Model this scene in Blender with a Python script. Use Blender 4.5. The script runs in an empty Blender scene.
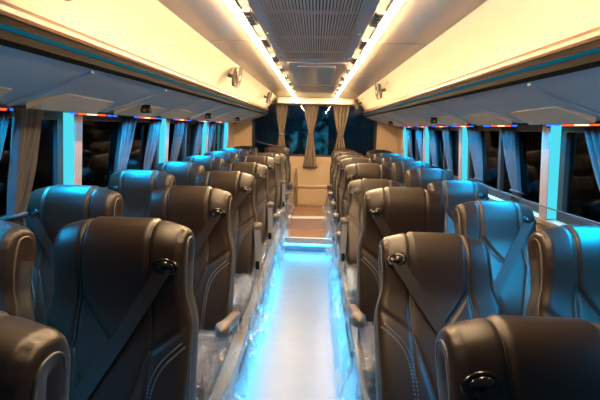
import bpy, bmesh, math, random
import numpy as np
from mathutils import Vector, Matrix, noise

S = bpy.context.scene
COL = S.collection

# ------------------------------------------------------------------ camera
def setup_camera():
    f, rho, vp = 430.0, 0.03, (316, 128)
    v = np.array([vp[0] - 300, 200 - vp[1], -f]); v /= np.linalg.norm(v)
    u = np.array([math.sin(rho), math.cos(rho), 0]); u -= v * u.dot(v); u /= np.linalg.norm(u)
    x = np.cross(v, u)
    R = Matrix((x, v, u))                      # camera -> bus axes (X right, Y to the rear window, Z up)
    cd = bpy.data.cameras.new('camera')
    cd.sensor_width = 36.0
    cd.lens = f / 600 * 36.0
    cd.clip_start = 0.02
    co = bpy.data.objects.new('camera', cd)
    COL.objects.link(co)
    co.matrix_world = Matrix.Translation((0.03, 0, 1.45)) @ R.to_4x4()
    S.camera = co
setup_camera()

# ------------------------------------------------------------------ world, exposure
W = bpy.data.worlds.new('night')
S.world = W
W.use_nodes = True
W.node_tree.nodes['Background'].inputs[0].default_value = (0.025, 0.12, 0.15, 1)
W.node_tree.nodes['Background'].inputs[1].default_value = 1.0
S.view_settings.view_transform = 'Standard'
S.view_settings.look = 'None'
S.view_settings.exposure = 0.0
S.view_settings.gamma = 1.0
S.view_settings.use_curve_mapping = False

STRIP_POWER = 260.0          # warm ceiling strips (emission strength)
LED_POWER = 70.0             # blue lamp above each window (W)
FLOOR_LED = 52.0             # cyan aisle strips (emission strength)

def area_lamp(name, loc, sx, sy, power, col, rot=(0, 0, 0), spread=180):
    l = bpy.data.lights.new(name, 'AREA')
    l.shape = 'RECTANGLE'; l.size = sx; l.size_y = sy
    l.energy = power; l.color = col; l.spread = math.radians(spread)
    o = bpy.data.objects.new(name, l); COL.objects.link(o)
    o.location = loc; o.rotation_euler = rot
    return o

PILLAR_Y = {-1: [0.90, 2.345, 3.79, 5.22, 6.45], 1: [1.0, 2.47, 3.91, 5.22, 6.45]}
BAYS = {s_: [(a + 0.06, b - 0.06) for a, b in zip([-0.5] + p[:-1], p)] for s_, p in PILLAR_Y.items()}
CX0 = 0.02
BLUE = (0.0, 0.43, 0.95)
for sgn in (-1, 1):
    for (a, b) in BAYS[sgn]:
        area_lamp('window_led', (CX0 + sgn * 1.25, (a + b) / 2, 1.497), 0.03, b - a, LED_POWER * (b - a) / 1.35, BLUE,
                  (0, 0, 0), 122)
lt = bpy.data.lights.new('street_glow', 'SPOT')
lt.energy = 45; lt.color = (0.1, 0.5, 1.0); lt.spot_size = math.radians(70); lt.shadow_soft_size = 0.3
lo = bpy.data.objects.new('street_glow', lt); COL.objects.link(lo)
lo.location = (0.2, 9.6, 2.6); lo.rotation_euler = (math.radians(65), 0, 0)

# ------------------------------------------------------------------ materials
def mat(name, col, rough=0.5, metal=0.0, spec=0.5, bump=None, vary=None, coat=0.0, trans=0.0):
    m = bpy.data.materials.new(name); m.use_nodes = True
    nt = m.node_tree; b = nt.nodes['Principled BSDF']
    b.inputs['Base Color'].default_value = (*col, 1)
    b.inputs['Roughness'].default_value = rough
    b.inputs['Metallic'].default_value = metal
    b.inputs['Specular IOR Level'].default_value = spec
    b.inputs['Coat Weight'].default_value = coat
    b.inputs['Transmission Weight'].default_value = trans
    if bump or vary:
        tc = nt.nodes.new('ShaderNodeTexCoord')
    if bump:
        sc, st, di = bump
        n = nt.nodes.new('ShaderNodeTexNoise'); n.inputs['Scale'].default_value = sc; n.inputs['Detail'].default_value = 4
        bp = nt.nodes.new('ShaderNodeBump'); bp.inputs['Strength'].default_value = st; bp.inputs['Distance'].default_value = di
        nt.links.new(tc.outputs['Object'], n.inputs['Vector'])
        nt.links.new(n.outputs['Fac'], bp.inputs['Height'])
        nt.links.new(bp.outputs['Normal'], b.inputs['Normal'])
    if vary:
        sc, amt = vary
        n = nt.nodes.new('ShaderNodeTexNoise'); n.inputs['Scale'].default_value = sc; n.inputs['Detail'].default_value = 3
        r = nt.nodes.new('ShaderNodeValToRGB')
        r.color_ramp.elements[0].position = 0.3; r.color_ramp.elements[1].position = 0.7
        r.color_ramp.elements[0].color = (*[c * (1 - amt) for c in col], 1)
        r.color_ramp.elements[1].color = (*[min(1, c * (1 + amt)) for c in col], 1)
        nt.links.new(tc.outputs['Object'], n.inputs['Vector'])
        nt.links.new(n.outputs['Fac'], r.inputs['Fac'])
        nt.links.new(r.outputs['Color'], b.inputs['Base Color'])
    return m

def emit(name, col, strength):
    m = bpy.data.materials.new(name); m.use_nodes = True
    nt = m.node_tree; nt.nodes.clear()
    e = nt.nodes.new('ShaderNodeEmission'); o = nt.nodes.new('ShaderNodeOutputMaterial')
    e.inputs[0].default_value = (*col, 1); e.inputs[1].default_value = strength
    nt.links.new(e.outputs[0], o.inputs[0])
    return m

def glass(name, tint, refl):
    m = bpy.data.materials.new(name); m.use_nodes = True
    nt = m.node_tree; nt.nodes.clear()
    o = nt.nodes.new('ShaderNodeOutputMaterial')
    t = nt.nodes.new('ShaderNodeBsdfTransparent'); t.inputs[0].default_value = (*tint, 1)
    g = nt.nodes.new('ShaderNodeBsdfGlossy'); g.inputs['Roughness'].default_value = 0.03
    fr = nt.nodes.new('ShaderNodeFresnel'); fr.inputs[0].default_value = refl
    mx = nt.nodes.new('ShaderNodeMixShader')
    nt.links.new(fr.outputs[0], mx.inputs[0]); nt.links.new(t.outputs[0], mx.inputs[1]); nt.links.new(g.outputs[0], mx.inputs[2])
    nt.links.new(mx.outputs[0], o.inputs[0])
    return m

def plastic_film(name):
    m = bpy.data.materials.new(name); m.use_nodes = True
    nt = m.node_tree; nt.nodes.clear()
    o = nt.nodes.new('ShaderNodeOutputMaterial')
    tc = nt.nodes.new('ShaderNodeTexCoord')
    n = nt.nodes.new('ShaderNodeTexNoise'); n.inputs['Scale'].default_value = 16; n.inputs['Detail'].default_value = 4
    n.inputs['Distortion'].default_value = 1.5
    bp = nt.nodes.new('ShaderNodeBump'); bp.inputs['Strength'].default_value = 1.0; bp.inputs['Distance'].default_value = 0.05
    nt.links.new(tc.outputs['Object'], n.inputs['Vector']); nt.links.new(n.outputs['Fac'], bp.inputs['Height'])
    g = nt.nodes.new('ShaderNodeBsdfGlossy'); g.inputs['Roughness'].default_value = 0.16
    d = nt.nodes.new('ShaderNodeBsdfDiffuse'); d.inputs[0].default_value = (0.75, 0.76, 0.78, 1)
    t = nt.nodes.new('ShaderNodeBsdfTransparent'); t.inputs[0].default_value = (0.93, 0.93, 0.94, 1)
    nt.links.new(bp.outputs['Normal'], g.inputs['Normal']); nt.links.new(bp.outputs['Normal'], d.inputs['Normal'])
    m1 = nt.nodes.new('ShaderNodeMixShader'); m1.inputs[0].default_value = 0.30
    m2 = nt.nodes.new('ShaderNodeMixShader'); m2.inputs[0].default_value = 0.27
    nt.links.new(g.outputs[0], m1.inputs[1]); nt.links.new(d.outputs[0], m1.inputs[2])
    nt.links.new(t.outputs[0], m2.inputs[1]); nt.links.new(m1.outputs[0], m2.inputs[2])
    nt.links.new(m2.outputs[0], o.inputs[0])
    return m

M = dict(
    leather=mat('seat_leather', (0.0130, 0.0080, 0.0056), 0.38, spec=0.25, bump=(160, 0.12, 0.002)),
    leather_side=mat('bolster_leather', (0.0145, 0.0090, 0.0060), 0.38, spec=0.26, bump=(160, 0.12, 0.002)),
    shell=mat('seat_shell', (0.02, 0.02, 0.022), 0.5),
    piping=mat('piping', (0.014, 0.010, 0.008), 0.42),
    edge=mat('edge_piping', (0.05, 0.045, 0.042), 0.45),
    thread=mat('thread', (0.09, 0.09, 0.10), 0.6),
    belt=mat('belt_webbing', (0.013, 0.0095, 0.008), 0.55, spec=0.2, bump=(300, 0.3, 0.001)),
    black=mat('black_plastic', (0.004, 0.004, 0.0045), 0.16, spec=0.3),
    blackmatt=mat('black_matt', (0.012, 0.012, 0.014), 0.6),
    bandblack=mat('band_black', (0.010, 0.009, 0.008), 0.7, spec=0.03),
    arm=mat('armrest_pad', (0.09, 0.07, 0.055), 0.45),
    armgrey=mat('armrest_grey', (0.20, 0.19, 0.18), 0.45),
    film=plastic_film('clear_film'),
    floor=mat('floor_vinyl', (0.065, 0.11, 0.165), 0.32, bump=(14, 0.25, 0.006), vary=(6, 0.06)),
    wood=mat('rear_floor', (0.17, 0.085, 0.055), 0.35, vary=(9, 0.15)),
    mauve=mat('rear_mat', (0.11, 0.075, 0.075), 0.4, vary=(20, 0.1)),
    nosing=mat('nosing', (0.5, 0.48, 0.46), 0.35),
    cream=mat('cream_panel', (0.88, 0.79, 0.60), 0.38, vary=(3, 0.02)),
    ceil=mat('ceiling_panel', (0.88, 0.76, 0.60), 0.22, spec=0.9, coat=0.4, vary=(2, 0.03)),
    seam=mat('seam', (0.22, 0.17, 0.12), 0.7),
    copper=mat('copper_rail', (0.15, 0.08, 0.045), 0.35),
    rackgrey=mat('rack_underside', (0.55, 0.57, 0.58), 0.55, bump=(90, 0.1, 0.002)),
    inset=mat('inset_panel', (0.60, 0.50, 0.38), 0.6),
    grille=mat('grille_bar', (0.85, 0.64, 0.50), 0.45, metal=0.2),
    grilleframe=mat('grille_frame', (0.66, 0.60, 0.58), 0.42, metal=0.2),
    wall=mat('wall_panel', (0.26, 0.20, 0.165), 0.5),
    pillar=mat('pillar_cover', (0.22, 0.16, 0.14), 0.5),
    frame=mat('window_rubber', (0.015, 0.016, 0.018), 0.45),
    pane=glass('tinted_pane', (0.30, 0.36, 0.38), 1.28),
    rearpane=glass('rear_pane', (0.55, 0.60, 0.62), 1.40),
    curtain=mat('curtain_cloth', (0.019, 0.019, 0.023), 0.85, bump=(60, 0.3, 0.003), vary=(18, 0.18)),
    curtain_rear=mat('rear_curtain_cloth', (0.13, 0.10, 0.075), 0.75, bump=(60, 0.3, 0.003), vary=(30, 0.2)),
    rearpanel=mat('rear_panel', (0.38, 0.28, 0.18), 0.42),
    brass=mat('handle_metal', (0.45, 0.33, 0.22), 0.35, metal=0.6),
    fan=mat('fan_dark', (0.10, 0.08, 0.06), 0.45),
    fanlight=mat('fan_light', (0.55, 0.50, 0.42), 0.45),
    facade=mat('facade', (0.10, 0.12, 0.14), 0.8, vary=(1.6, 0.5)),
    asphalt=mat('asphalt', (0.04, 0.04, 0.045), 0.9, vary=(4, 0.2)),
    strip=emit('warm_strip', (1.0, 0.68, 0.37), STRIP_POWER),
    cyanstrip=emit('cyan_strip', (0.01, 0.55, 1.0), FLOOR_LED),
    lipglow=emit('lip_reflection', (0.01, 0.30, 0.50), 0.28),
    ledblue=emit('led_blue', (0.02, 0.16, 1.0), 2.2),
    ledred=emit('led_red', (1.0, 0.09, 0.02), 2.2),
    ledwhite=emit('led_white', (1.0, 0.62, 0.35), 2.4),
    pillarglow=emit('pillar_glow', (0.085, 0.74, 0.88), 1.0),
    bluelit=emit('blue_lit_shop', (0.02, 0.22, 0.40), 0.8),
)

def mottle(m):                                  # uneven glow of a lit shop front
    nt = m.node_tree; e = [n_ for n_ in nt.nodes if n_.type == 'EMISSION'][0]
    tc = nt.nodes.new('ShaderNodeTexCoord'); n_ = nt.nodes.new('ShaderNodeTexNoise'); r = nt.nodes.new('ShaderNodeValToRGB')
    n_.inputs['Scale'].default_value = 5; n_.inputs['Detail'].default_value = 3
    r.color_ramp.elements[0].position = 0.42; r.color_ramp.elements[1].position = 0.68
    r.color_ramp.elements[0].color = (0.004, 0.02, 0.03, 1); r.color_ramp.elements[1].color = (0.05, 0.40, 0.62, 1)
    nt.links.new(tc.outputs['Object'], n_.inputs['Vector']); nt.links.new(n_.outputs['Fac'], r.inputs['Fac']); nt.links.new(r.outputs['Color'], e.inputs[0])
mottle(M['bluelit'])

# ------------------------------------------------------------------ helpers
def link(name, me, m=None, parent=None, smooth=False):
    o = bpy.data.objects.new(name, me); COL.objects.link(o)
    if m is not None and not me.materials: me.materials.append(m)
    if smooth:
        me.polygons.foreach_set('use_smooth', [True] * len(me.polygons))
    if parent is not None: o.parent = parent
    return o

def tag(o, label=None, cat=None, group=None, kind=None):
    if label: o['label'] = label
    if cat: o['category'] = cat
    if group: o['group'] = group
    if kind: o['kind'] = kind
    return o

def empty(name, loc):
    o = bpy.data.objects.new(name, None); COL.objects.link(o)
    o.empty_display_size = 0.05; o.location = loc
    return o

class MB:
    def __init__(s): s.v = []; s.f = []
    def add(s, v, f):
        k = len(s.v); s.v += [tuple(p) for p in v]; s.f += [tuple(i + k for i in q) for q in f]; return s
    def box(s, a, b):
        (x0, y0, z0), (x1, y1, z1) = a, b
        return s.add([(x0, y0, z0), (x1, y0, z0), (x1, y1, z0), (x0, y1, z0), (x0, y0, z1), (x1, y0, z1), (x1, y1, z1), (x0, y1, z1)],
                     [(0, 3, 2, 1), (4, 5, 6, 7), (0, 1, 5, 4), (1, 2, 6, 5), (2, 3, 7, 6), (3, 0, 4, 7)])
    def tube(s, pts, r, n=6, cap=True):
        P = [Vector(p) for p in pts]; rings = []
        for i, p in enumerate(P):
            t = (P[min(i + 1, len(P) - 1)] - P[max(i - 1, 0)]).normalized()
            up = Vector((0, 0, 1)) if abs(t.z) < 0.9 else Vector((1, 0, 0))
            a = t.cross(up).normalized(); b = t.cross(a)
            rr = r[i] if isinstance(r, (list, tuple)) else r
            rings += [p + (a * math.cos(2 * math.pi * k / n) + b * math.sin(2 * math.pi * k / n)) * rr for k in range(n)]
        f = []
        for i in range(len(P) - 1):
            for k in range(n):
                q = (k + 1) % n
                f.append((i * n + k, i * n + q, (i + 1) * n + q, (i + 1) * n + k))
        if cap:
            f.append(tuple(range(n))[::-1]); f.append(tuple((len(P) - 1) * n + k for k in range(n)))
        return s.add(rings, f)
    def torus(s, c, R, r, ax='y', n=24, m=8, sx=1, sz=1):
        pts = []
        for i in range(n):
            a = 2 * math.pi * i / n
            for j in range(m):
                b = 2 * math.pi * j / m
                u = (R + r * math.cos(b)) * math.cos(a) * sx; w = (R + r * math.cos(b)) * math.sin(a) * sz; h = r * math.sin(b)
                q = {'y': (u, h, w), 'x': (h, u, w), 'z': (u, w, h)}[ax]
                pts.append((c[0] + q[0], c[1] + q[1], c[2] + q[2]))
        f = [(i * m + j, ((i + 1) % n) * m + j, ((i + 1) % n) * m + (j + 1) % m, i * m + (j + 1) % m) for i in range(n) for j in range(m)]
        return s.add(pts, f)
    def prism(s, prof, y0, y1, ny=1):           # closed X,Z profile extruded along Y
        n = len(prof); v = []
        for i in range(ny + 1):
            y = y0 + (y1 - y0) * i / ny
            v += [(x, y, z) for x, z in prof]
        f = [(i * n + k, i * n + (k + 1) % n, (i + 1) * n + (k + 1) % n, (i + 1) * n + k) for i in range(ny) for k in range(n)]
        f.append(tuple(range(n))[::-1]); f.append(tuple(ny * n + k for k in range(n)))
        return s.add(v, f)
    def mesh(s, name, bevel=0.0, seg=2):
        me = bpy.data.meshes.new(name); me.from_pydata(s.v, [], s.f)
        bm = bmesh.new(); bm.from_mesh(me)
        bmesh.ops.recalc_face_normals(bm, faces=bm.faces)
        if bevel:
            es = [e for e in bm.edges if len(e.link_faces) == 2 and e.calc_face_angle(0) > 0.6]
            bmesh.ops.bevel(bm, geom=es, offset=bevel, segments=seg, profile=0.5, affect='EDGES', clamp_overlap=True)
        bm.to_mesh(me); bm.free()
        return me
    def build(s, name, m, parent=None, bevel=0.0, seg=2, smooth=False):
        return link(name, s.mesh(name, bevel, seg), m, parent, smooth)

def grid_mesh(name, rows, m=None, closed=False):
    nv = len(rows); nu = len(rows[0])
    v = [tuple(p) for r in rows for p in r]
    f = [(i * nu + j, i * nu + j + 1, (i + 1) * nu + j + 1, (i + 1) * nu + j) for i in range(nv - 1) for j in range(nu - 1)]
    me = bpy.data.meshes.new(name); me.from_pydata(v, [], f)
    me.polygons.foreach_set('use_smooth', [True] * len(me.polygons))
    if m: me.materials.append(m)
    return me

def struct(o, label=None):
    o['kind'] = 'structure'
    if label: o['label'] = label
    return o

CX = 0.02            # the bus's own centre line
CEIL = 1.94
REAR = 7.36
FRONT = -2.2
CC = 0.003          # centre of the ceiling fittings

# ------------------------------------------------------------------ the shell
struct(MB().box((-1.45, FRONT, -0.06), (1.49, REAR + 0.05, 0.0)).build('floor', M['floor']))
# aisle platform at the rear
struct(MB().box((-0.33, 4.95, 0.0), (0.27, 5.20, 0.09)).build('trim_1', M['floor'], bevel=0.006))
struct(MB().box((-0.33, 5.20, 0.0), (0.27, 5.62, 0.10)).build('trim_2', M['wood'], bevel=0.004))
struct(MB().box((-0.33, 5.62, 0.0), (0.27, 6.30, 0.11)).build('trim_3', M['mauve'], bevel=0.004))
struct(MB().box((-0.33, 6.30, 0.0), (0.27, 6.42, 0.125)).build('trim_4', M['nosing'], bevel=0.004))
struct(MB().box((-0.33, 6.42, 0.0), (0.27, REAR - 0.02, 0.12)).build('trim_5', M['wood'], bevel=0.004))
struct(MB().box((-0.33, 5.185, 0.0905), (0.27, 5.205, 0.106)).build('trim_6', M['nosing'], bevel=0.003))

st = MB().box((-0.31, 4.938, 0.072), (0.25, 4.949, 0.088)).build('step_light', M['cyanstrip'], bpy.data.objects['trim_1'])
# ceiling with one seam each side of the lamps
cm = MB().prism([(-0.66 + CX, CEIL), (0.66 + CX, CEIL), (0.66 + CX, CEIL + 0.04), (-0.66 + CX, CEIL + 0.04)], FRONT, REAR)
ceiling = struct(cm.build('ceiling', M['ceil']))
sm = MB()
for y in (0.9, 2.6, 4.3, 6.0):
    for s in (-1, 1):
        sm.box((CX + s * 0.36 - 0.0, y, CEIL - 0.002), (CX + s * 0.62, y + 0.004, CEIL + 0.001))
sm.build('panel_seam', M['seam'], ceiling)
rp = MB().box((CX - 0.225, 3.36, CEIL - 0.012), (CX + 0.225, 4.95, CEIL + 0.001)).build('hatch_panel', M['ceil'], ceiling, bevel=0.006)
MB().box((CX - 0.15, 3.5, CEIL - 0.02), (CX + 0.15, 4.6, CEIL - 0.011)).build('hatch_lid', M['ceil'], ceiling, bevel=0.006)
MB().box((CX - 0.225, 5.05, CEIL - 0.012), (CX + 0.225, 7.0, CEIL + 0.001)).build('hatch_panel', M['ceil'], ceiling, bevel=0.006)

for s, nm in ((-1, 'left'), (1, 'right')):
    X = lambda v: CX + s * v
    w = MB()
    w.prism([(X(1.40), 0), (X(1.40), 0.97), (X(1.44), 0.97), (X(1.44), 0)], FRONT, REAR)      # below the windows
    w.prism([(X(1.36), 1.52), (X(1.22), CEIL + 0.02), (X(1.27), CEIL + 0.06), (X(1.41), 1.52)], FRONT, REAR)
    w.prism([(X(1.22), CEIL + 0.02), (X(0.60), CEIL + 0.02), (X(0.60), CEIL + 0.06), (X(1.27), CEIL + 0.06)], FRONT, REAR)
    # blank panel after the last window
    w.prism([(X(1.40), 0.97), (X(1.36), 1.52), (X(1.41), 1.52), (X(1.44), 0.97)], 6.45, REAR)
    struct(w.build('wall_' + nm, M['wall']))
# wall at the rear: below, above and beside the window
rw = MB()
rw.box((-1.45, REAR, 0.0), (1.49, REAR + 0.05, 0.965))
rw.box((-1.45, REAR, 1.845), (1.49, REAR + 0.05, 2.0))
rw.box((-1.45, REAR, 0.965), (-1.05, REAR + 0.05, 1.845)); rw.box((1.05, REAR, 0.965), (1.49, REAR + 0.05, 1.845))
rear = struct(rw.build('wall_rear', M['rearpanel']))
MB().box((-0.45, REAR - 0.012, 0.875), (0.5, REAR, 0.965)).build('sill_strip', M['rearpanel'], rear, bevel=0.004)
MB().box((-0.45, REAR - 0.02, 0.43), (0.5, REAR, 0.475)).build('cross_rail', M['rearpanel'], rear, bevel=0.006)
MB().box((-0.45, REAR - 0.008, 0.14), (0.5, REAR, 0.41)).build('kick_panel', M['rearpanel'], rear, bevel=0.004)
struct(MB().box((-0.62, REAR - 0.22, 1.835), (0.66, REAR - 0.005, CEIL)).build('trim_7', M['ceil'], bevel=0.02, seg=3))
struct(MB().box((-1.45, FRONT - 0.05, 0.0), (1.49, FRONT, 2.0)).build('wall_front', M['facade']))

# pillars between side windows
n = 8
for s in (-1, 1):
    X = lambda v: CX + s * v
    for y in PILLAR_Y[s]:
        b = MB(); b.prism([(X(1.325), 0.97), (X(1.285), 1.515), (X(1.36), 1.515), (X(1.40), 0.97)], y - 0.035, y + 0.045)
        po = struct(b.build('trim_%d' % n, M['pillar'], bevel=0.004)); n += 1
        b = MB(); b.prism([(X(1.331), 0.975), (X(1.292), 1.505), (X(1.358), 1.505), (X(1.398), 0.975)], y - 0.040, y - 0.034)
        b.build('glow_panel', M['pillarglow'], po)  # added glowing panel, stands in for cyan light falling on the pillar
    # window sills
    b = MB(); b.prism([(X(1.34), 0.93), (X(1.33), 0.965), (X(1.40), 0.98), (X(1.40), 0.93)], FRONT, REAR)
    struct(b.build('trim_%d' % n, M['wall'], bevel=0.004)); n += 1

# side windows: rubber frame and pane
wn = 1
for s in (-1, 1):
    X = lambda v: CX + s * v
    for i, (a, b) in enumerate(BAYS[s]):
        xa, xb = 1.395, 1.36                      # at sill and at top
        xs = lambda z: xa + (xb - xa) * (z - 0.97) / 0.55
        fr = MB()
        def bar(y0, y1, z0, z1):
            fr.prism([(X(xs(z0) - 0.025), z0), (X(xs(z1) - 0.025), z1), (X(xs(z1) + 0.015), z1), (X(xs(z0) + 0.015), z0)], y0, y1)
        bar(a, b, 0.972, 1.02); bar(a, b, 1.46, 1.515)
        bar(a, a + 0.05, 1.02, 1.46); bar(b - 0.05, b, 1.02, 1.46)
        m_ = (a + b) / 2
        bar(m_ - 0.02, m_ + 0.02, 1.02, 1.46)
        fo = struct(fr.build('window_%d' % wn, M['frame'])); wn += 1
        p = MB()
        p.prism([(X(xs(1.0)), 1.0), (X(xs(1.48)), 1.48), (X(xs(1.48) + 0.005), 1.48), (X(xs(1.0) + 0.005), 1.0)], a + 0.02, b - 0.02)
        p.build('pane', M['pane'], fo)
# rear window
fr = MB()
for (x0, x1, z0, z1) in ((-1.05, 1.05, 0.965, 1.0), (-1.05, 1.05, 1.81, 1.845), (-1.05, -1.01, 1.0, 1.81), (1.01, 1.05, 1.0, 1.81)):
    fr.box((x0, REAR - 0.01, z0), (x1, REAR + 0.04, z1))
fo = struct(fr.build('window_%d' % wn, M['frame']))
MB().box((-1.03, REAR + 0.015, 0.98), (1.03, REAR + 0.022, 1.83)).build('pane', M['rearpane'], fo)

# the night street behind the coach
fb = MB().box((-7, 10.9, -1), (7, 11.2, 6))
bl = fb.build('dark_building', M['facade'])
tag(bl, 'dark building front seen through the rear window at night', 'building')
b = MB()
b.box((-0.80, 10.85, 0.78), (-0.42, 10.9, 1.35)); b.box((-0.30, 10.85, 0.7), (0.34, 10.9, 1.62)); b.box((0.16, 10.85, 1.66), (0.32, 10.9, 2.35)); b.box((-0.95, 10.85, 1.5), (-0.86, 10.9, 2.2))
b.build('lit_opening', M['bluelit'], bl)
struct(MB().box((-8, -3, -1.2), (8, 11, -1.1)).build('ground', M['asphalt']))

# ------------------------------------------------------------------ overhead racks
def rack(s, nm, lab):
    X = lambda v: CX + s * v
    t = empty('luggage_rack', (0, 0, 0))
    tag(t, lab, 'luggage rack', 'overhead luggage racks')
    y0, y1 = FRONT + 0.02, REAR - 0.02
    # cream face from the ceiling down to the lip, slightly hollow
    prof = []
    for k in range(9):
        q = k / 8
        prof.append((0.635 + 0.185 * q + 0.018 * math.sin(q * math.pi), CEIL - 0.005 - (CEIL - 0.005 - 1.745) * q))
    outer = [(x + 0.02, z + 0.008) for x, z in prof[::-1]]
    face = MB().prism([(X(x), z) for x, z in prof + outer], y0, y1, 1).build('rack_face', M['cream'], t)
    # seams between the doors
    sb = MB()
    for y in (1.9, 3.4, 4.9, 6.4):
        for k in range(8):
            (xa, za), (xb, zb) = prof[k], prof[k + 1]
            sb.add([(X(xa - 0.001), y, za), (X(xa - 0.001), y + 0.004, za), (X(xb - 0.001), y + 0.004, zb), (X(xb - 0.001), y, zb)], [(0, 1, 2, 3)])
    # rounded lip
    lip = []
    for k in range(9):
        a = math.radians(150 - 130 * k / 8)
        lip.append((0.822 - 0.028 * math.cos(math.radians(200 - 160 * k / 8)) * -1 * -1 + 0.0, 1.729 + 0.0))
    lp = [(0.83, 1.756), (0.812, 1.757), (0.797, 1.750), (0.789, 1.738), (0.788, 1.724), (0.794, 1.715), (0.85, 1.715), (0.85, 1.75)]
    MB().prism([(X(x), z) for x, z in lp], y0, y1).build('lip_rail', M['copper'], t, smooth=False)
    MB().prism([(X(x), z) for x, z in [(0.800, 1.715), (0.795, 1.70), (0.795, 1.655), (0.81, 1.645), (0.87, 1.645), (0.87, 1.715)]], y0, y1).build('edge_band', M['bandblack'], t)
    MB().prism([(X(x), z) for x, z in [(0.791, 1.690), (0.791, 1.679), (0.80, 1.679), (0.80, 1.690)]], y0, y1).build('light_line', M['lipglow'], t)  # cyan reflection along the lip, painted as a faint glow
    # grey underside, sagging a little towards the windows
    up = [(0.81, 1.652), (0.83, 1.643), (0.93, 1.610), (1.05, 1.575), (1.17, 1.540), (1.235, 1.518), (1.25, 1.510), (1.262, 1.515), (1.262, 1.535), (1.17, 1.562), (1.05, 1.597), (0.87, 1.656)]
    MB().prism([(X(x), z) for x, z in up], y0, y1).build('underside', M['rackgrey'], t)
    for k in range(10):
        y = 0.10 + 0.80 * k + (0.12 if s > 0 else 0)
        zz = lambda v: 1.643 - (v - 0.83) / (1.235 - 0.83) * 0.125
        # raised rib between bays
        if y > 7.2: break
        rb = MB()
        rb.tube([(X(0.835), y - 0.06, zz(0.835) - 0.002), (X(1.0), y, zz(1.0) - 0.003), (X(1.235), y + 0.03, zz(1.235) - 0.004)], 0.009, 6)
        rb.build('rib', M['rackgrey'], t)
        if y + 0.7 < 7.2:
            ib = MB()
            vv, ff = [], []
            pts = [(1.065, y + 0.16, 0), (1.09, y + 0.66, 0), (1.225, y + 0.71, 0.022), (1.215, y + 0.11, 0.022)]
            for (v_, yy, dn) in pts: vv.append((X(v_), yy, zz(v_) - 0.003 - dn))
            for (v_, yy, dn) in pts: vv.append((X(v_), yy, zz(v_) + 0.004))
            ib.add(vv, [(0, 1, 2, 3), (4, 7, 6, 5), (0, 4, 5, 1), (1, 5, 6, 2), (2, 6, 7, 3), (3, 7, 4, 0)])
            ib.build('inset_panel', M['inset'], t, bevel=0.003)
    return t, prof
rackL, rprof = rack(-1, 'left', 'cream overhead luggage rack with copper lip along the left windows')
rackR, _ = rack(1, 'right', 'cream overhead luggage rack with copper lip along the right windows')

# small black lamps under the racks
def under_lamp(s, y, lab):
    X = lambda v: CX + s * v
    t = empty('swivel_lamp', (X(1.06), y, 1.564)); tag(t, lab, 'lamp', 'small black lamps under the racks')
    MB().tube([(0, 0, 0.004), (0, 0, -0.016)], 0.028, 14).build('base', M['black'], t)
    MB().box((-0.028, -0.024, -0.048), (0.028, 0.024, -0.014)).build('lamp_head', M['blackmatt'], t, bevel=0.006)
    MB().tube([(0, -0.024, -0.031), (0, -0.028, -0.031)], 0.012, 12).build('lens', M['armgrey'], t)
for s, y, lab in ((-1, 2.72, 'small black lamp under the left rack, nearest one'), (-1, 4.3, 'small black lamp under the left rack, second one'),
                  (-1, 5.9, 'small black lamp under the left rack, farthest one'),
                  (1, 3.95, 'small black lamp under the right rack, nearest one'), (1, 6.2, 'small black lamp under the right rack, farther one')):
    under_lamp(s, y, lab)

# coloured light bars along the outer rack edges
def light_bar(s, y, L, lab):
    X = lambda v: CX + s * v
    t = empty('light_bar', (X(1.245), y, 1.503)); tag(t, lab, 'light', 'coloured light bars above the windows')
    MB().box((-0.012, -L / 2, -0.006), (0.012, L / 2, 0.004)).build('housing', M['blackmatt'], t)
    segs = [(-0.5, -0.40, 'ledblue', 'blue'), (-0.34, -0.20, 'ledred', 'red'), (-0.20, 0.02, 'ledwhite', 'warm'), (0.02, 0.22, 'ledred', 'red'), (0.28, 0.36, 'ledblue', 'blue'), (0.42, 0.5, 'ledblue', 'blue')]
    for a, b, mm, nm in segs:
        MB().tube([(0, a * L, -0.008), (0, b * L, -0.008)], 0.0055, 8).build(nm + '_segment', M[mm], t)
words = ['nearest', 'second', 'third', 'fourth', 'fifth', 'sixth', 'seventh']
for s, nm, ys in ((-1, 'left', (1.62, 2.45, 3.25, 4.08, 4.9, 5.7)), (1, 'right', (2.12, 3.0, 3.75, 4.4, 5.15, 5.9))):
    for i, y in enumerate(ys):
        light_bar(s, y, 0.52 if y > 2 else 0.5, 'red and blue light bar above the %s windows, %s from the camera' % (nm, words[i]))

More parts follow.
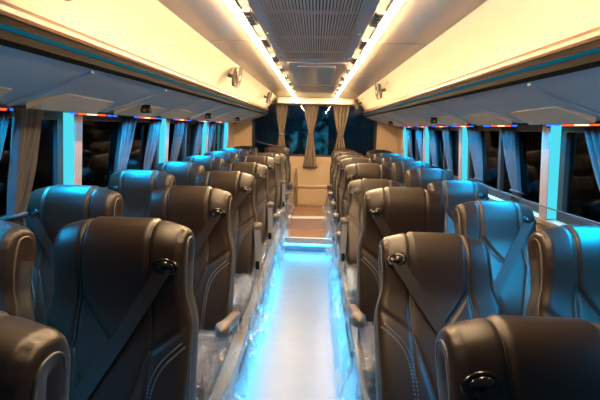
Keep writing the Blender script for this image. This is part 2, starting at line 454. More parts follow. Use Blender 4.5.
# cabin fans on the rack faces
def cabin_fan(s, y, lab):
    q = 0.50
    px = 0.635 + 0.185 * q + 0.018; pz = CEIL - 0.005 - (CEIL - 0.005 - 1.745) * q
    X = CX + s * (px - 0.085)
    t = empty('cabin_fan', (X, y, pz)); tag(t, lab, 'fan', 'round cabin fans')
    ang = math.atan2(0.185, 0.19)
    t.rotation_euler = (0, -s * ang * 0.25, 0)             # local X faces the aisle
    d = -s
    MB().tube([(0, 0, 0), (d * 0.02, 0, 0)], 0.075, 24).build('back_plate', M['fan'], t)
    MB().tube([(0, 0, 0), (-d * 0.05, 0, 0.004)], 0.016, 10).build('bracket', M['fan'], t)
    g = MB()
    for R_ in (0.08, 0.06, 0.04): g.torus((d * 0.045, 0, 0), R_, 0.003, 'x', 24, 5)
    for k in range(12):
        a = 2 * math.pi * k / 12
        g.tube([(d * 0.047, 0.02 * math.cos(a), 0.02 * math.sin(a)), (d * 0.046, 0.08 * math.cos(a), 0.08 * math.sin(a)), (d * 0.015, 0.082 * math.cos(a), 0.082 * math.sin(a))], 0.0022, 5)
    g.build('guard', M['fan'], t)
    for k in range(3):
        a = 2 * math.pi * k / 3 + 0.4
        bl = MB(); ca, sa = math.cos(a), math.sin(a)
        vv = []
        for (r_, wd, tw) in ((0.015, 0.012, 0.006), (0.04, 0.026, 0.008), (0.066, 0.022, 0.004)):
            for sg in (-1, 1):
                vv.append((d * (0.032 + sg * tw), ca * r_ - sa * wd * sg, sa * r_ + ca * wd * sg))
        vv += [(x + d * 0.002, y_, z_) for x, y_, z_ in vv]
        bl.add(vv, [(0, 1, 3, 2), (2, 3, 5, 4), (6, 8, 9, 7), (8, 10, 11, 9), (0, 2, 8, 6), (2, 4, 10, 8), (1, 7, 9, 3), (3, 9, 11, 5), (4, 5, 11, 10), (0, 6, 7, 1)])
        bl.build('blade', M['fanlight'], t)
    MB().tube([(d * 0.02, 0, 0), (d * 0.05, 0, 0)], 0.02, 16).build('hub', M['fanlight'], t)
cabin_fan(-1, 1.12, 'round dark fan on the left rack face at the top left corner of the photo')
cabin_fan(-1, 3.55, 'round dark fan on the left rack face, larger of two in view')
cabin_fan(-1, 5.95, 'round dark fan on the left rack face near the rear window')
cabin_fan(1, 4.55, 'round dark fan on the right rack face, nearer one')
cabin_fan(1, 6.95, 'round dark fan on the right rack face near the rear window')
def latch(s, y, lab):
    q = 0.2
    px = 0.635 + 0.185 * q + 0.0; pz = CEIL - 0.005 - (CEIL - 0.005 - 1.745) * q
    b = MB(); X = CX + s * (px + 0.012)
    b.box((X - 0.012, y - 0.09, pz - 0.012), (X + 0.012, y + 0.09, pz + 0.010))
    tag(b.build('rack_latch', M['inset'], None, bevel=0.006), lab, 'latch', 'rack door latches')
latch(1, 4.35, 'small beige latch on the right rack above the nearer fan')
latch(1, 6.6, 'small beige latch on the right rack above the farther fan')

# ------------------------------------------------------------------ ceiling: lamps, grille, vents
def strip_lamp(s, lab):
    x = CC + s * 0.330
    t = empty('strip_light', (x, 0, CEIL)); tag(t, lab, 'light', 'warm ceiling strip lights')
    MB().box((-0.022, 0.85, -0.006), (0.022, 7.05, 0.001)).build('channel', M['nosing'], t)
    MB().prism([(-0.012, -0.005), (-0.012, -0.0122), (0.012, -0.0122), (0.012, -0.005)], 0.87, 7.04).build('diffuser', M['strip'], t)
strip_lamp(-1, 'long warm white strip light on the ceiling, left of the grille')
strip_lamp(1, 'long warm white strip light on the ceiling, right of the grille')

t = empty('air_grille', (CC, 0, CEIL)); tag(t, 'grey slatted return air grille in the middle of the ceiling', 'air grille')
gb = MB()
for s in (-1, 1): gb.box((s * 0.228 - 0.028, 0.7, -0.018), (s * 0.228 + 0.028, 3.22, 0.001))
gb.box((-0.202, 3.165, -0.018), (0.202, 3.22, 0.001)); gb.box((-0.202, 0.7, -0.018), (0.202, 0.78, 0.001))
gb.build('frame', M['grilleframe'], t, bevel=0.005)
gb = MB(); gb.box((-0.201, 0.78, -0.004), (0.201, 3.165, 0.0005)); gb.build('backing', M['blackmatt'], t)
gb = MB()
for k in range(30):
    x = -0.1943 + k * 0.0134
    gb.box((x - 0.0040, 0.78, -0.016), (x + 0.0040, 3.165, -0.006))
gb.build('slats', M['grille'], t)
for y in (1.4, 1.9, 2.4, 2.85): MB().box((-0.201, y, -0.0165), (0.201, y + 0.010, -0.006)).build('cross_bar', M['grille'], t)
for s in (-1, 1):
    for y in (1.55, 2.3, 3.05): MB().tube([(s * 0.228, y, -0.017), (s * 0.228, y, -0.022)], 0.009, 10).build('screw', M['armgrey'], t)

def vent(s, y, lab):
    t = empty('air_vent', (CC + s * 0.284, y, CEIL)); tag(t, lab, 'vent', 'small ceiling air vents')
    w_ = 0.0195
    b = MB(); b.box((-w_, -0.12, -0.013), (w_, 0.12, 0.001)); b.build('housing', M['ceil'], t, bevel=0.004)
    b = MB(); b.box((-w_ + 0.005, -0.11, -0.016), (w_ - 0.005, 0.11, -0.0125)); b.build('opening', M['fan'], t)
    for k in range(3): MB().box((-w_ + 0.006, -0.06 + 0.06 * k - 0.004, -0.018), (w_ - 0.006, -0.06 + 0.06 * k + 0.004, -0.0155)).build('vane', M['inset'], t)
for s, nm in ((-1, 'left'), (1, 'right')):
    for i in range(8):
        y = 2.03 + 0.58 * i
        w = (['nearest', 'second', 'third', 'fourth', 'fifth', 'sixth', 'seventh', 'farthest'][i])
        vent(s, y, 'small air vent beside the %s strip light, %s from the camera' % (nm, w))

# ------------------------------------------------------------------ curtains
def curtain(s, y, wid, lab, sweep=-0.16, lo=1.0, tie=1.06, xoff=1.348):
    t = empty('curtain', (CX + s * xoff, y, 0)); tag(t, lab, 'curtain', 'side window curtains')
    rows = []; nz, nu = 34, 49; ph = y * 3.1
    for i in range(nz + 1):
        z = 1.50 - (1.50 - lo) * i / nz
        q = (1.50 - z) / (1.50 - tie)
        if q <= 1: ww = wid * (1 - 0.62 * q ** 1.5); c = sweep * q ** 1.3
        else: ww = wid * (0.38 + 0.35 * min(1, (q - 1) * 2.2)); c = sweep * (1.0 - 0.12 * (q - 1))
        xl = -s * (0.0 + 0.0 * q) + s * 0.035 * min(1, (1.5 - z) / 0.5)
        r = []
        for j in range(nu):
            u = j / (nu - 1) - 0.5
            fold = 0.020 * math.sin(u * 2 * math.pi * 4.5 + ph + 0.8 * math.sin(q * 2 + ph)) + 0.008 * math.sin(u * 2 * math.pi * 9 + 2 * q)
            fold += 0.012 * noise.noise(Vector((u * 3 + y, z * 4, ph)))
            r.append((-s * (0.012 + fold * (0.7 + 0.3 * (1 - min(q, 1)))) + xl, c + u * ww, z))
        rows.append(r)
    me = grid_mesh('cloth', rows, M['curtain'])
    o = link('cloth', me, None, t)
    md = o.modifiers.new('thickness', 'SOLIDIFY'); md.thickness = 0.003
    b = MB(); hw = wid * 0.22
    for k in range(1):
        pts = [(-s * (0.012 + 0.034 * math.cos(a)) + s * 0.03, sweep + hw * math.sin(a), tie + 0.01 * math.cos(a)) for a in [2 * math.pi * i / 20 for i in range(21)]]
        b.tube(pts, 0.009, 6, False)
    b.build('tie_band', M['curtain'], t, smooth=True)
cw = ['nearest', 'second', 'third', 'fourth', 'fifth', 'sixth', 'seventh']
CUR = {-1: [(1.80, .16), (1.80, .15), (3.10, .24), (3.62, .22), (4.25, .22), (5.02, .24), (5.60, .2)],
       1: [(2.06, .22), (3.06, .22), (3.74, .24), (4.5, .22), (5.04, .24), (5.65, .2), (6.27, .22)]}
for s, nm in ((-1, 'left'), (1, 'right')):
    for i, (y, wid) in enumerate(CUR[s]):
        if s < 0 and i == 1:
            curtain(s, y, wid, 'gathered dark brown curtain on the left windows, hanging in front of the nearest one', sweep=-0.10, xoff=1.20); continue
        curtain(s, y, wid, 'gathered grey curtain on the %s windows, %s from the camera' % (nm, cw[i]))
# curtain rails
for s, nm in ((-1, 'left'), (1, 'right')):
    b = MB().tube([(CX + s * 1.30, FRONT + 0.03, 1.505), (CX + s * 1.30, 6.4, 1.505)], 0.007, 8)
    tag(b.build('curtain_rail', M['blackmatt']), 'thin dark curtain rail above the %s windows' % nm, 'curtain rail', 'curtain rails')

def rear_curtain(x, wid, lab, lo, tie=1.36, tw=0.28):
    t = empty('curtain', (x, REAR - 0.06, 0)); tag(t, lab, 'curtain', 'rear window curtains')
    rows = []; nz, nu = 40, 49; ph = x * 5
    for i in range(nz + 1):
        z = 1.83 - (1.83 - lo) * i / nz
        q = (1.83 - z) / (1.83 - tie)
        if q <= 1: ww = wid * (1 - (1 - tw) * q ** 1.4)
        else: ww = wid * (tw + (0.92 - tw) * min(1, (q - 1) / ((1.83 - lo) / (1.83 - tie) - 1)) ** 0.8)
        r = []
        for j in range(nu):
            u = j / (nu - 1) - 0.5
            fold = 0.018 * math.sin(u * 2 * math.pi * 4 + ph) + 0.008 * math.sin(u * 2 * math.pi * 7 + q) + 0.010 * noise.noise(Vector((u * 3 + x, z * 3, ph)))
            r.append((u * ww, -fold, z))
        rows.append(r)
    me = grid_mesh('cloth', rows, M['curtain_rear']); o = link('cloth', me, None, t)
    md = o.modifiers.new('thickness', 'SOLIDIFY'); md.thickness = 0.003
    hw = wid * tw * 0.6
    pts = [(hw * math.sin(a), 0.034 * math.cos(a), tie) for a in [2 * math.pi * i / 20 for i in range(21)]]
    MB().tube(pts, 0.012, 6, False).build('tie_band', M['curtain_rear'], t, smooth=True)
rear_curtain(-0.055, 0.25, 'brown tied curtain in the middle of the rear window', 0.79)
rear_curtain(-0.55, 0.20, 'brown tied curtain at the left of the rear window', 0.95, 1.33, 0.35)
rear_curtain(0.44, 0.27, 'brown tied curtain at the right of the rear window', 0.95, 1.33, 0.3)
b = MB().tube([(-0.95, REAR - 0.06, 1.832), (0.95, REAR - 0.06, 1.832)], 0.008, 8)
tag(b.build('curtain_rail', M['brass']), 'thin curtain rail across the top of the rear window', 'curtain rail', 'curtain rails')

# grab handle beside the rearmost left seat
pts = [(-0.305, 7.14, 0.12), (-0.305, 7.14, 0.74)]
for k in range(1, 9):
    a = math.pi * k / 8
    pts.append((-0.285 - 0.02 * math.cos(a), 7.18 - 0.04 * math.cos(a), 0.74 + 0.05 * math.sin(a)))
pts.append((-0.265, 7.22, 0.5)); pts.append((-0.265, 7.22, 0.12))
tag(MB().tube(pts, 0.013, 10).build('safety_bar', M['brass'], None, smooth=True), 'bent metal grab handle standing at the left of the rear aisle', 'handle')
pts = [(-1.02, REAR - 0.05, 1.22), (-0.9, REAR - 0.06, 1.185), (-0.75, REAR - 0.06, 1.15), (-0.62, REAR - 0.05, 1.13)]
tag(MB().tube(pts, 0.014, 8).build('grab_rail', M['blackmatt'], None, smooth=True), 'dark rail across the left part of the rear window', 'rail')

# ------------------------------------------------------------------ aisle lights
for s, x, nm in ((-1, -0.385, 'left'), (1, 0.325, 'right')):
    t = empty('floor_light', (x, 0, 0)); tag(t, 'cyan strip light low along the %s side of the aisle floor' % nm, 'light', 'cyan aisle strip lights')
    MB().box((-0.02, 0.2, 0.0), (0.005, 5.0, 0.25) if s < 0 else (0.02, 5.0, 0.25)).build('rail', M['armgrey'], t, bevel=0.004) if s < 0 else MB().box((-0.005, 0.2, 0.0), (0.02, 5.0, 0.25)).build('rail', M['armgrey'], t, bevel=0.004)
    MB().box((-0.02, 0.2, 0.25), (0.045, 5.0, 0.262)) .build('hood', M['armgrey'], t, bevel=0.003) if s < 0 else MB().box((-0.045, 0.2, 0.25), (0.02, 5.0, 0.262)).build('hood', M['armgrey'], t, bevel=0.003)
    MB().box((-s * 0.024 - 0.012, 0.22, 0.240), (-s * 0.024 + 0.012, 4.98, 0.2495)).build('light_line', M['cyanstrip'], t)

# ------------------------------------------------------------------ seats
PIV = 0.42
PROF = [(-.055, 0), (-.085, .07), (-.095, .17), (-.090, .29), (-.080, .40), (-.080, .48), (-.096, .555), (-.110, .62), (-.108, .675), (-.085, .718), (-.045, .739), (.0, .741),
        (.035, .728), (.057, .695), (.062, .64), (.060, .52), (.066, .35), (.072, .18), (.070, .06), (.05, 0)]
def catmull(P, n):
    out = []
    for i in range(len(P) - 1):
        p0 = P[max(i - 1, 0)]; p1 = P[i]; p2 = P[i + 1]; p3 = P[min(i + 2, len(P) - 1)]
        for k in range(n):
            t = k / n
            out.append(tuple(0.5 * (2 * p1[c] + (p2[c] - p0[c]) * t + (2 * p0[c] - 5 * p1[c] + 4 * p2[c] - p3[c]) * t * t + (3 * p1[c] - p0[c] - 3 * p2[c] + p3[c]) * t ** 3) for c in (0, 1)))
    out.append(P[-1]); return out
_pp = catmull(PROF, 24)
_len = [0]
for a, b in zip(_pp, _pp[1:]): _len.append(_len[-1] + math.hypot(b[0] - a[0], b[1] - a[1]))
def prof_at(l):
    l = min(max(l, 0), _len[-1]); k = int(np.searchsorted(_len, l)); k = min(max(k, 1), len(_len) - 1)
    q = (l - _len[k - 1]) / max(1e-9, _len[k] - _len[k - 1])
    a, b = _pp[k - 1], _pp[k]
    return a[0] + (b[0] - a[0]) * q, a[1] + (b[1] - a[1]) * q
_ltop = max(range(len(_pp)), key=lambda i: _pp[i][1]); LTOP = _len[_ltop]
def front_l(z):                                # arc length on the front at height z
    lo, hi = 0.0, LTOP
    for _ in range(30):
        m_ = (lo + hi) / 2
        if prof_at(m_)[1] < z: lo = m_
        else: hi = m_
    return lo
def sstep(a, b, x):
    t = min(max((x - a) / (b - a), 0), 1); return t * t * (3 - 2 * t)
def halfw(z):
    return 0.212 + 0.018 * sstep(0.0, 0.12, z) - 0.026 * sstep(0.40, 0.55, z)
# seam lines in (X = |x|/w signed folded, z)
SEAMS = [((0.5, 0.20), (0.5, 0.80)), ((0.5, 0.51), (0.0, 0.365)), ((0.5, 0.345), (1.05, 0.44)), ((0.5, 0.35), (0.10, 0.02))]
def segd(p, a, b):
    ax, ay = a; bx, by = b
    dx, dy = bx - ax, by - ay
    t = max(0, min(1, ((p[0] - ax) * dx + (p[1] - ay) * dy) / (dx * dx + dy * dy)))
    return math.hypot(p[0] - ax - t * dx, p[1] - ay - t * dy)
def sec(t):
    """lateral section: returns (X fraction of half width, k pull to the spine)"""
    a = abs(t)
    if a <= 0.78: return a / 0.78 * 0.86, 0.0
    if a <= 1.0:
        q = (a - 0.78) / 0.22 * math.pi / 2
        return 0.86 + 0.14 * math.sin(q), 0.42 * (1 - math.cos(q))
    q = (a - 1.0) / 0.25
    return 1.0 - 0.03 * q * q, 0.42 + 0.58 * q
def surf(t, l):
    y, z = prof_at(l)
    y2, z2 = prof_at(min(l + 0.004, _len[-1])); y1, z1 = prof_at(max(l - 0.004, 0))
    ty, tz = y2 - y1, z2 - z1; n_ = math.hypot(ty, tz); ny, nz = -tz / n_, ty / n_
    X, k = sec(t)
    w = halfw(z)
    spy = -0.012 - 0.010 * sstep(0.5, 0.6, z); spz = min(z, 0.672)
    k_head = sstep(0.45, 0.56, z)
    # the ears of the head roll are rounder than the body
    kk = k + k_head * 0.10 * sstep(0.50, 0.95, X) * (1 - k)
    front = l < LTOP + 0.10
    d = 0.0
    if front:
        p = (X * 0.25, z)
        S4 = [((a[0] * 0.25, a[1]), (b[0] * 0.25, b[1])) for a, b in SEAMS]
        zv = 0.365 + 0.29 * X
        inhead = X < 0.5 and z > zv
        if z > 0.70: p = (X * 0.25, 0.70)
        dd = [segd(p, *s_) for s_ in S4]
        dm = min(dd)
        d += -0.0050 * math.exp(-(dm / 0.0055) ** 2)
        if inhead: d += 0.009 * sstep(0.0, 0.012, min(dd[0], dd[1]))
        elif X >= 0.5 and z > 0.26 + 0.18 * X: d += 0.003 * sstep(0, 0.02, dm)
        elif X < 0.5 and z > 0.35 - (0.5 - X) * 0.825: d += 0.003 * sstep(0, 0.02, dm)
        else: d += 0.002 * sstep(0.0, 0.02, dm)
        # stitched groove of the bolster
        d *= 1 - 0.9 * sstep(0.3, 0.5, k)
        d *= 1 - sstep(LTOP + 0.04, LTOP + 0.10, l)
        # seam round the ear's end cap, with puckers
        ce = math.exp(-((X - 0.93) / 0.03) ** 2) * sstep(0.55, 0.6, z)
        d += ce * (0.0022 * math.sin(l * 190) - 0.002)
    yy = y + (spy - y) * kk + ny * d; zz = z + (spz - z) * kk + nz * d
    # top drops a little at the ears
    zz -= 0.012 * k_head * sstep(0.5, 1.0, X)
    return Vector(((1 if t >= 0 else -1) * X * w, yy, zz))
def t_of_X(X):
    a = abs(X)
    if a <= 0.86: t = a / 0.86 * 0.78
    else: t = 0.78 + 0.22 * math.asin(min(1, (a - 0.86) / 0.14)) / (math.pi / 2)
    return math.copysign(t, X)
def on_front(X, z, off=0.0):
    l = front_l(z); p = surf(t_of_X(X), l)
    if off:
        q = surf(t_of_X(X), l + 0.006); r = surf(t_of_X(X) + 0.02, l)
        nrm = (r - p).cross(q - p).normalized()
        if nrm.y > 0: nrm = -nrm
        p = p + nrm * off
    return p
def over_top(X, l, off=0.0):
    p = surf(t_of_X(X), l)
    if off:
        q = surf(t_of_X(X), l + 0.006); r = surf(t_of_X(X) + 0.02, l)
        p = p + (r - p).cross(q - p).normalized() * off
    return p

def make_back_meshes():
    TS = sorted(set([i / 40 * 1.0 for i in range(-32, 33)] + [s * (0.8 + 0.2 * k / 10) for k in range(11) for s in (-1, 1)] + [s * (1.0 + 0.25 * k / 5) for k in range(6) for s in (-1, 1)]))
    NL = 150
    LS = [_len[-1] * i / NL for i in range(NL + 1)]
    nu = len(TS)
    V = [surf(t, l) for l in LS for t in TS]
    zs = [prof_at(l)[1] for l in LS]; Xs = [sec(t)[0] * (1 if t >= 0 else -1) for t in TS]
    F = {}
    for i in range(NL):
        for j in range(nu - 1):
            l = (LS[i] + LS[i + 1]) / 2; z = (zs[i] + zs[i + 1]) / 2; X = (Xs[j] + Xs[j + 1]) / 2; a = abs(X)
            at = abs((TS[j] + TS[j + 1]) / 2)
            if l > LTOP + 0.16 or (at > 1.03 and z < 0.5): r = 'back_shell'
            elif a < 0.5 and (z > 0.365 + 0.29 * a or l > LTOP): r = 'head_panel'
            elif a >= 0.5 and z > 0.26 + 0.18 * a: r = 'side_wing_l' if X < 0 else 'side_wing_r'
            elif a < 0.5 and z > 0.35 - (0.5 - a) * 0.825: r = 'middle_panel'
            else: r = 'bolster_l' if X < 0 else 'bolster_r'
            F.setdefault(r, []).append((i * nu + j, i * nu + j + 1, (i + 1) * nu + j + 1, (i + 1) * nu + j))
    # normals of the whole surface, handed to every piece so no border shows
    me = bpy.data.meshes.new('whole'); me.from_pydata(V, [], [f for q in F.values() for f in q]); me.update()
    N = [Vector(v.normal) for v in me.vertices]
    bpy.data.meshes.remove(me)
    out = []
    for r, fs in F.items():
        used = sorted(set(i for f in fs for i in f)); ix = {k: n_ for n_, k in enumerate(used)}
        me = bpy.data.meshes.new(r); me.from_pydata([V[k] for k in used], [], [tuple(ix[i] for i in f) for f in fs])
        me.polygons.foreach_set('use_smooth', [True] * len(me.polygons))
        me.update()
        me.normals_split_custom_set_from_vertices([N[k] for k in used])
        mm = M['shell'] if r == 'back_shell' else (M['leather_side'] if r.startswith('bolster') else M['leather'])
        me.materials.append(mm)
        out.append((r.replace('_l', '').replace('_r', '') if r[-2:] in ('_l', '_r') else r, me))
    return out

BACK = make_back_meshes()
def mk(name, mb, m, smooth=True, bevel=0, seg=2):
    me = mb.mesh(name, bevel, seg); me.materials.append(m)
    if smooth: me.polygons.foreach_set('use_smooth', [True] * len(me.polygons))
    return me
# piping: two long seams over the head roll, the V below the head panel
for s in (-1, 1):
    pts = [on_front(s * 0.5, 0.36 + 0.36 * k / 30, 0.003) for k in range(29)]
    l0 = front_l(0.36 + 0.36 * 28 / 30)
    pts += [over_top(s * 0.5, l0 + (LTOP + 0.10 - l0) * k / 12, 0.003) for k in range(1, 13)]
    BACK.append(('piping', mk('piping', MB().tube(pts, 0.0034, 6), M['piping'])))
pts = [on_front(-0.5 + k / 40, 0.365 + 0.29 * abs(-0.5 + k / 40), 0.002) for k in range(41)]
BACK.append(('chevron_piping', mk('chevron_piping', MB().tube(pts, 0.0028, 6), M['piping'])))
pts = []
for s in (-1, 1):
    pts = [on_front(s * (0.5 - 0.38 * k / 16), 0.35 - 0.31 * k / 16, 0.002) for k in range(17)]
    BACK.append(('lower_piping', mk('lower_piping', MB().tube(pts, 0.0026, 6), M['piping'])))
for s in (-1, 1):                               # pale edge all round the outline
    pts = []
    for k in range(40):
        l = 0.02 + (LTOP + 0.12 - 0.02) * k / 39
        p = surf(s * 1.03, l); pts.append(p)
    BACK.append(('edge_piping', mk('edge_piping', MB().tube(pts, [0.0045 if k < 30 else 0.0045 * (1 - (k - 29) / 14) for k in range(40)], 6), M['edge'])))
    st = MB()                                   # double row of stitches on the bolster
    cur = [(0.93, 0.372), (0.84, 0.352), (0.72, 0.325), (0.62, 0.29), (0.555, 0.24), (0.52, 0.17), (0.50, 0.09), (0.49, 0.03)]
    cc = catmull(cur, 6)
    for k in range(len(cc)):
        for off in (-0.016, 0.016):
            X, z = cc[k][0] + off, cc[k][1] - off * 0.35
            a = on_front(s * X, z, 0.002); b2 = on_front(s * (X + off * 0.6), z - 0.0055, 0.002)
            st.tube([a, b2], 0.0019, 4)
    BACK.append(('stitching', mk('stitching', st, M['thread'], False)))

def belt_parts(s):
    """belt guide in the ear on side s and webbing down across the backrest"""
    out = []
    X0, z0 = s * 0.775, 0.612
    c = on_front(X0, z0, 0.004)
    ring = MB(); 
    tilt = Matrix.Rotation(math.radians(-14) * s * -1, 4, 'Y')
    def place(mb):
        mb.v = [tuple(Vector(c) + (tilt @ Matrix.Rotation(math.radians(10) * s, 4, 'Z') @ Vector(p))) for p in mb.v]; return mb
    ring.torus((0, 0, 0), 0.0195, 0.0065, 'y', 28, 10, 1.55, 0.95)
    out.append(('belt_guide', mk('belt_guide', place(ring), M['black'])))
    cap = MB(); rows = []
    for i in range(9):
        a = i / 8 * math.pi / 2
        for j in range(24):
            b_ = 2 * math.pi * j / 24
            cap.v.append((0.030 * math.cos(a) * math.cos(b_), -0.013 * math.sin(a) + 0.002, 0.018 * math.cos(a) * math.sin(b_)))
    cap.f = [(i * 24 + j, i * 24 + (j + 1) % 24, (i + 1) * 24 + (j + 1) % 24, (i + 1) * 24 + j) for i in range(8) for j in range(24)]
    out.append(('guide_insert', mk('guide_insert', place(cap), M['black'])))
    # webbing
    x0 = X0 * halfw(z0); x1, z1 = -s * 0.185, 0.035
    n_ = 40; L = []; Rr = []
    dx, dz = x1 - x0, z1 - z0; ln = math.hypot(dx, dz); px, pz = -dz / ln, dx / ln
    hw = 0.023
    ys = []
    for k in range(n_ + 1):
        q = k / n_; x = x0 + dx * q; z = z0 - 0.010 + (dz + 0.010) * q
        ym = min(on_front(max(-0.98, min(0.98, (x + o * px) / halfw(z))), max(0.01, z + o * pz)).y for o in (-hw, 0, hw))
        ys.append(ym - 0.006)
    for _ in range(14):                         # pulled taut: lies on the high spots
        ys = [min(ys[k], (ys[max(k - 1, 0)] + ys[min(k + 1, n_)]) / 2) for k in range(n_ + 1)]
    rows = []
    for side in (0, 1):
        for k in range(n_ + 1):
            q = k / n_; x = x0 + dx * q; z = z0 - 0.010 + (dz + 0.010) * q
            w_ = hw * (0.85 if k == 0 else 1)
            rows.append([(x - w_ * px, ys[k] - 0.0022 * side + 0.001, z - w_ * pz), (x + w_ * px, ys[k] - 0.0022 * side - 0.001, z + w_ * pz)])
    m_ = n_ + 1
    mb = MB(); mb.v = [p for r in rows for p in r]
    for k in range(n_):
        a = 2 * k; b_ = 2 * (m_ + k)
        mb.f += [(a, a + 1, a + 3, a + 2), (b_, b_ + 2, b_ + 3, b_ + 1), (a, a + 2, b_ + 2, b_), (a + 1, b_ + 1, b_ + 3, a + 3)]
    out.append(('seat_belt', mk('seat_belt', mb, M['belt'], False)))
    return out
BELT = {s: belt_parts(s) for s in (-1, 1)}

def cushion_mesh():
    rows = []
    nu, nv = 30, 36
    pr = []
    ring = [(-0.005, 0.30), (-0.005, 0.44), (-0.03, 0.462), (-0.15, 0.462), (-0.33, 0.474), (-0.44, 0.468), (-0.485, 0.44), (-0.495, 0.40), (-0.475, 0.35), (-0.43, 0.31), (-0.2, 0.30)]
    ring = catmull(ring + [ring[0]], 4)
    for i in range(nu + 1):
        u = -1 + 2 * i / nu; a = abs(u)
        sc = 1 - 0.55 * max(0, (a - 0.86) / 0.14) ** 2.5
        x = 0.225 * u
        r = []
        for (y, z) in ring:
            bol = 0.018 * sstep(0.55, 0.85, a) * (1 if z > 0.42 else 0)
            r.append((x, -0.24 + (y + 0.24) * (0.9 + 0.1 * sc) if a > 0.86 else y, 0.385 + (z - 0.385) * sc + bol))
        rows.append(r)
    return grid_mesh('seat_cushion', rows, M['leather'])
CUSH = cushion_mesh()
mb = MB(); mb.box((-0.19, -0.42, 0.05), (0.19, -0.02, 0.31)); mb.box((-0.21, -0.44, 0.0), (0.21, 0.0, 0.05))
PED = mk('pedestal', mb, M['shell'], False, 0.01)
mb = MB(); mb.box((-0.032, 0.0, 0.33), (-0.004, 0.05, 0.43))
HINGE = mk('hinge', mb, M['armgrey'], False, 0.008)

def film_mesh(s, seed):
    """crinkled clear cover over the cushion, its skirt hanging into the aisle on side s"""
    path = [(-0.225, 0.40), (-0.235, 0.455), (-0.215, 0.490), (-0.1, 0.484), (0.05, 0.484), (0.2, 0.492), (0.245, 0.482), (0.262, 0.44), (0.268, 0.36), (0.285, 0.27), (0.305, 0.18)]
    path = catmull(path, 7)
    rows = []
    for i in range(65):
        v = i / 64; y = -0.545 + 0.56 * v
        r = []
        for k, (x, z) in enumerate(path):
            q = k / (len(path) - 1)
            n1 = noise.noise(Vector((x * 9 + seed * 7, y * 9, z * 9))); n2 = noise.noise(Vector((x * 26 + seed, y * 26, z * 26 + 3)))
            amp = 0.020 + 0.034 * sstep(0.7, 1.0, q)
            zz = z + abs(n1) * amp * 0.9 + (0.5 - abs(n2)) * 0.016 - 0.006
            xx = x + n1 * amp + 0.02 * sstep(0.72, 1, q) * math.sin(y * 38 + seed)
            if q > 0.97: zz += 0.05 * n1 + 0.03 * math.sin(y * 50 + seed * 2)
            if y < -0.47: zz -= (-0.47 - y) * 2.2 * (1 if q < 0.7 else 0.4); 
            yy = y if y > -0.50 else -0.50 - (-0.50 - y) * 0.4
            r.append((s * xx, yy + n2 * 0.008, zz))
        rows.append(r)
    return grid_mesh('plastic_cover', rows, M['film'])
FILM = {(s, k): film_mesh(s, k) for s in (-1, 1) for k in range(3)}

# armrest, built lying forward from its hinge at the origin
def arm_meshes():
    top = MB(); L = 0.33
    rows = []
    for i in range(25):
        q = i / 24; y = 0.02 - (L + 0.02) * q
        w = 0.024 + 0.008 * sstep(0.6, 0.95, q); h = 0.020 + 0.012 * sstep(0.7, 0.95, q)
        e = 1.0 if q < 0.93 else math.sqrt(max(0.02, 1 - ((q - 0.93) / 0.07) ** 2))
        zc = 0.012 - 0.010 * sstep(0.7, 1.0, q)
        r = []
        for k in range(17):
            a = 2 * math.pi * k / 16
            ca, sa = math.cos(a), math.sin(a)
            r.append((math.copysign(abs(ca) ** 0.6, ca) * w * e, y, zc + math.copysign(abs(sa) ** 0.7, sa) * h * e))
        rows.append(r)
    pad = grid_mesh('armrest', rows, M['arm'])
    und = MB(); und.box((-0.019, -0.29, -0.022), (0.019, 0.015, -0.006))
    und = mk('armrest_underside', und, M['armgrey'], False, 0.004)
    lat = MB(); lat.box((-0.014, -0.06, -0.030), (0.014, -0.0, -0.018)); pass
    lat = mk('latch', lat, M['black'], False, 0.003)
    return pad, und, lat
ARM = arm_meshes()

def make_seat(x, hy, hz, belt, aisle, label, group, raised=False, seed=0, cover=True):
    hz -= 0.013
    """x: column centre; hy, hz: where the top of the head roll is; belt: side of the guide; aisle: side of the armrest (0: none)"""
    th = math.acos(max(-1, min(1, (hz - PIV) / 0.741)))
    by = hy - 0.741 * math.sin(th)
    t = empty('coach_seat', (x, by, 0)); tag(t, label, 'seat', group)
    rot = (-th, 0, 0)
    def back(name, me, parent=t):
        o = link(name, me); o.parent = parent
        if parent is t: o.location = (0, 0, PIV); o.rotation_euler = rot
        return o
    for nme, me in BACK: back(nme, me)
    bp = BELT[belt]
    g = back(bp[0][0], bp[0][1]); back(bp[1][0], bp[1][1], g); back(bp[2][0], bp[2][1])
    link('seat_cushion', CUSH, None, t); link('pedestal', PED, None, t)
    if aisle:
        if cover: link('plastic_cover', FILM[(aisle, seed % 3)], None, t)['label'] = 'crinkled clear plastic cover on the seat cushion'
        hg = link('hinge', HINGE, None, t); hg.location = (aisle * 0.236 + (0.035 if aisle > 0 else 0), 0.02, 0.1)
        a = link('armrest', ARM[0], None, t)
        a.location = (aisle * 0.250, 0.04, 0.505)
        a.rotation_euler = (math.radians(-82) if raised else math.radians(-15), 0, 0)
        link('armrest_underside', ARM[1], None, a); link('latch', ARM[2], None, a)
    return t

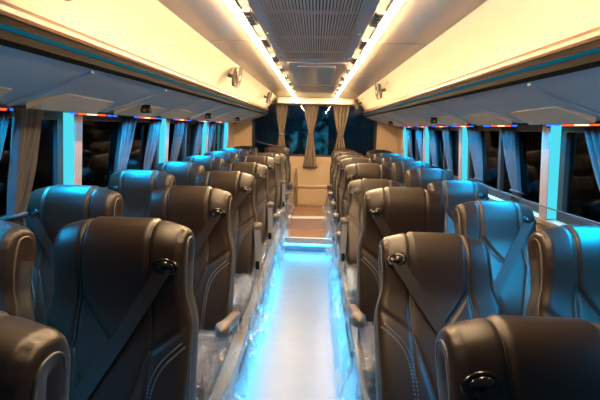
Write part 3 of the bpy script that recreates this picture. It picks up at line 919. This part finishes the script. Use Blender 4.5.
ORD = ['nearest', 'second', 'third', 'fourth', 'fifth', 'sixth', 'seventh', 'eighth', 'ninth']
AL = [(0.62, 1.158, 0), (1.356, 1.150, 0), (2.20, 1.135, 0), (2.99, 1.135, 1), (3.80, 1.13, 1), (4.58, 1.14, 0), (5.37, 1.12, 1), (6.18, 1.07, 0), (7.0, 1.14, 0)]
AR = [(0.92, 1.045, 0), (1.73, 1.027, 0), (2.31, 1.147, 0), (3.42, 1.045, 1), (3.90, 1.144, 0), (4.68, 1.14, 0), (5.44, 1.12, 0), (6.2, 1.12, 0), (7.0, 1.12, 0)]
WL = [(1.36, 1.13), (2.02, 1.150), (2.82, 1.146), (3.6, 1.14), (4.4, 1.14), (5.2, 1.14), (6.0, 1.14), (7.0, 1.13)]
WR = [(1.66, 1.10), (2.50, 1.045), (3.15, 1.09), (3.92, 1.11), (4.65, 1.12), (5.4, 1.12), (6.12, 1.12), (7.0, 1.12)]
for i, (y, z, r) in enumerate(AL):
    make_seat([-0.562, -0.563, -0.595][i] if i < 3 else -0.585, y, z, 1, 1, 'dark brown leather seat in the left aisle column, %s from the camera, armrest %s' % (ORD[i], 'raised' if r else 'lowered'), 'seats along the aisle', bool(r), i)
for i, (y, z, r) in enumerate(AR):
    make_seat(0.515 if i == 0 else 0.503, y, z, -1, -1, 'dark brown leather seat in the right aisle column, %s from the camera, armrest %s' % (ORD[i], 'raised' if r else 'lowered'), 'seats along the aisle', bool(r), i + 1)
for i, (y, z) in enumerate(WL):
    make_seat(-1.10, y, z, -1, 0, ('blue-lit dark leather seat by the left windows, %s from the camera' if i < 7 else 'unlit black leather seat by the left windows in the rearmost row, %s from the camera') % ORD[i], 'window seats')
for i, (y, z) in enumerate(WR):
    make_seat(1.072 if i == 0 else 1.048, y, z, 1, 0, ('blue-lit dark leather seat by the right windows, %s from the camera' if i < 7 else 'unlit black leather seat by the right windows in the rearmost row, %s from the camera') % ORD[i], 'window seats')

# thin cord along the right windows
pts = [(1.29, 3.5 - 1.9 * k / 20, 1.075 - 0.02 * math.sin(math.pi * k / 20)) for k in range(21)]
tag(MB().tube(pts, 0.004, 6).build('cord', M['blackmatt'], None, smooth=True), 'thin dark cord strung along the right windows', 'cord')
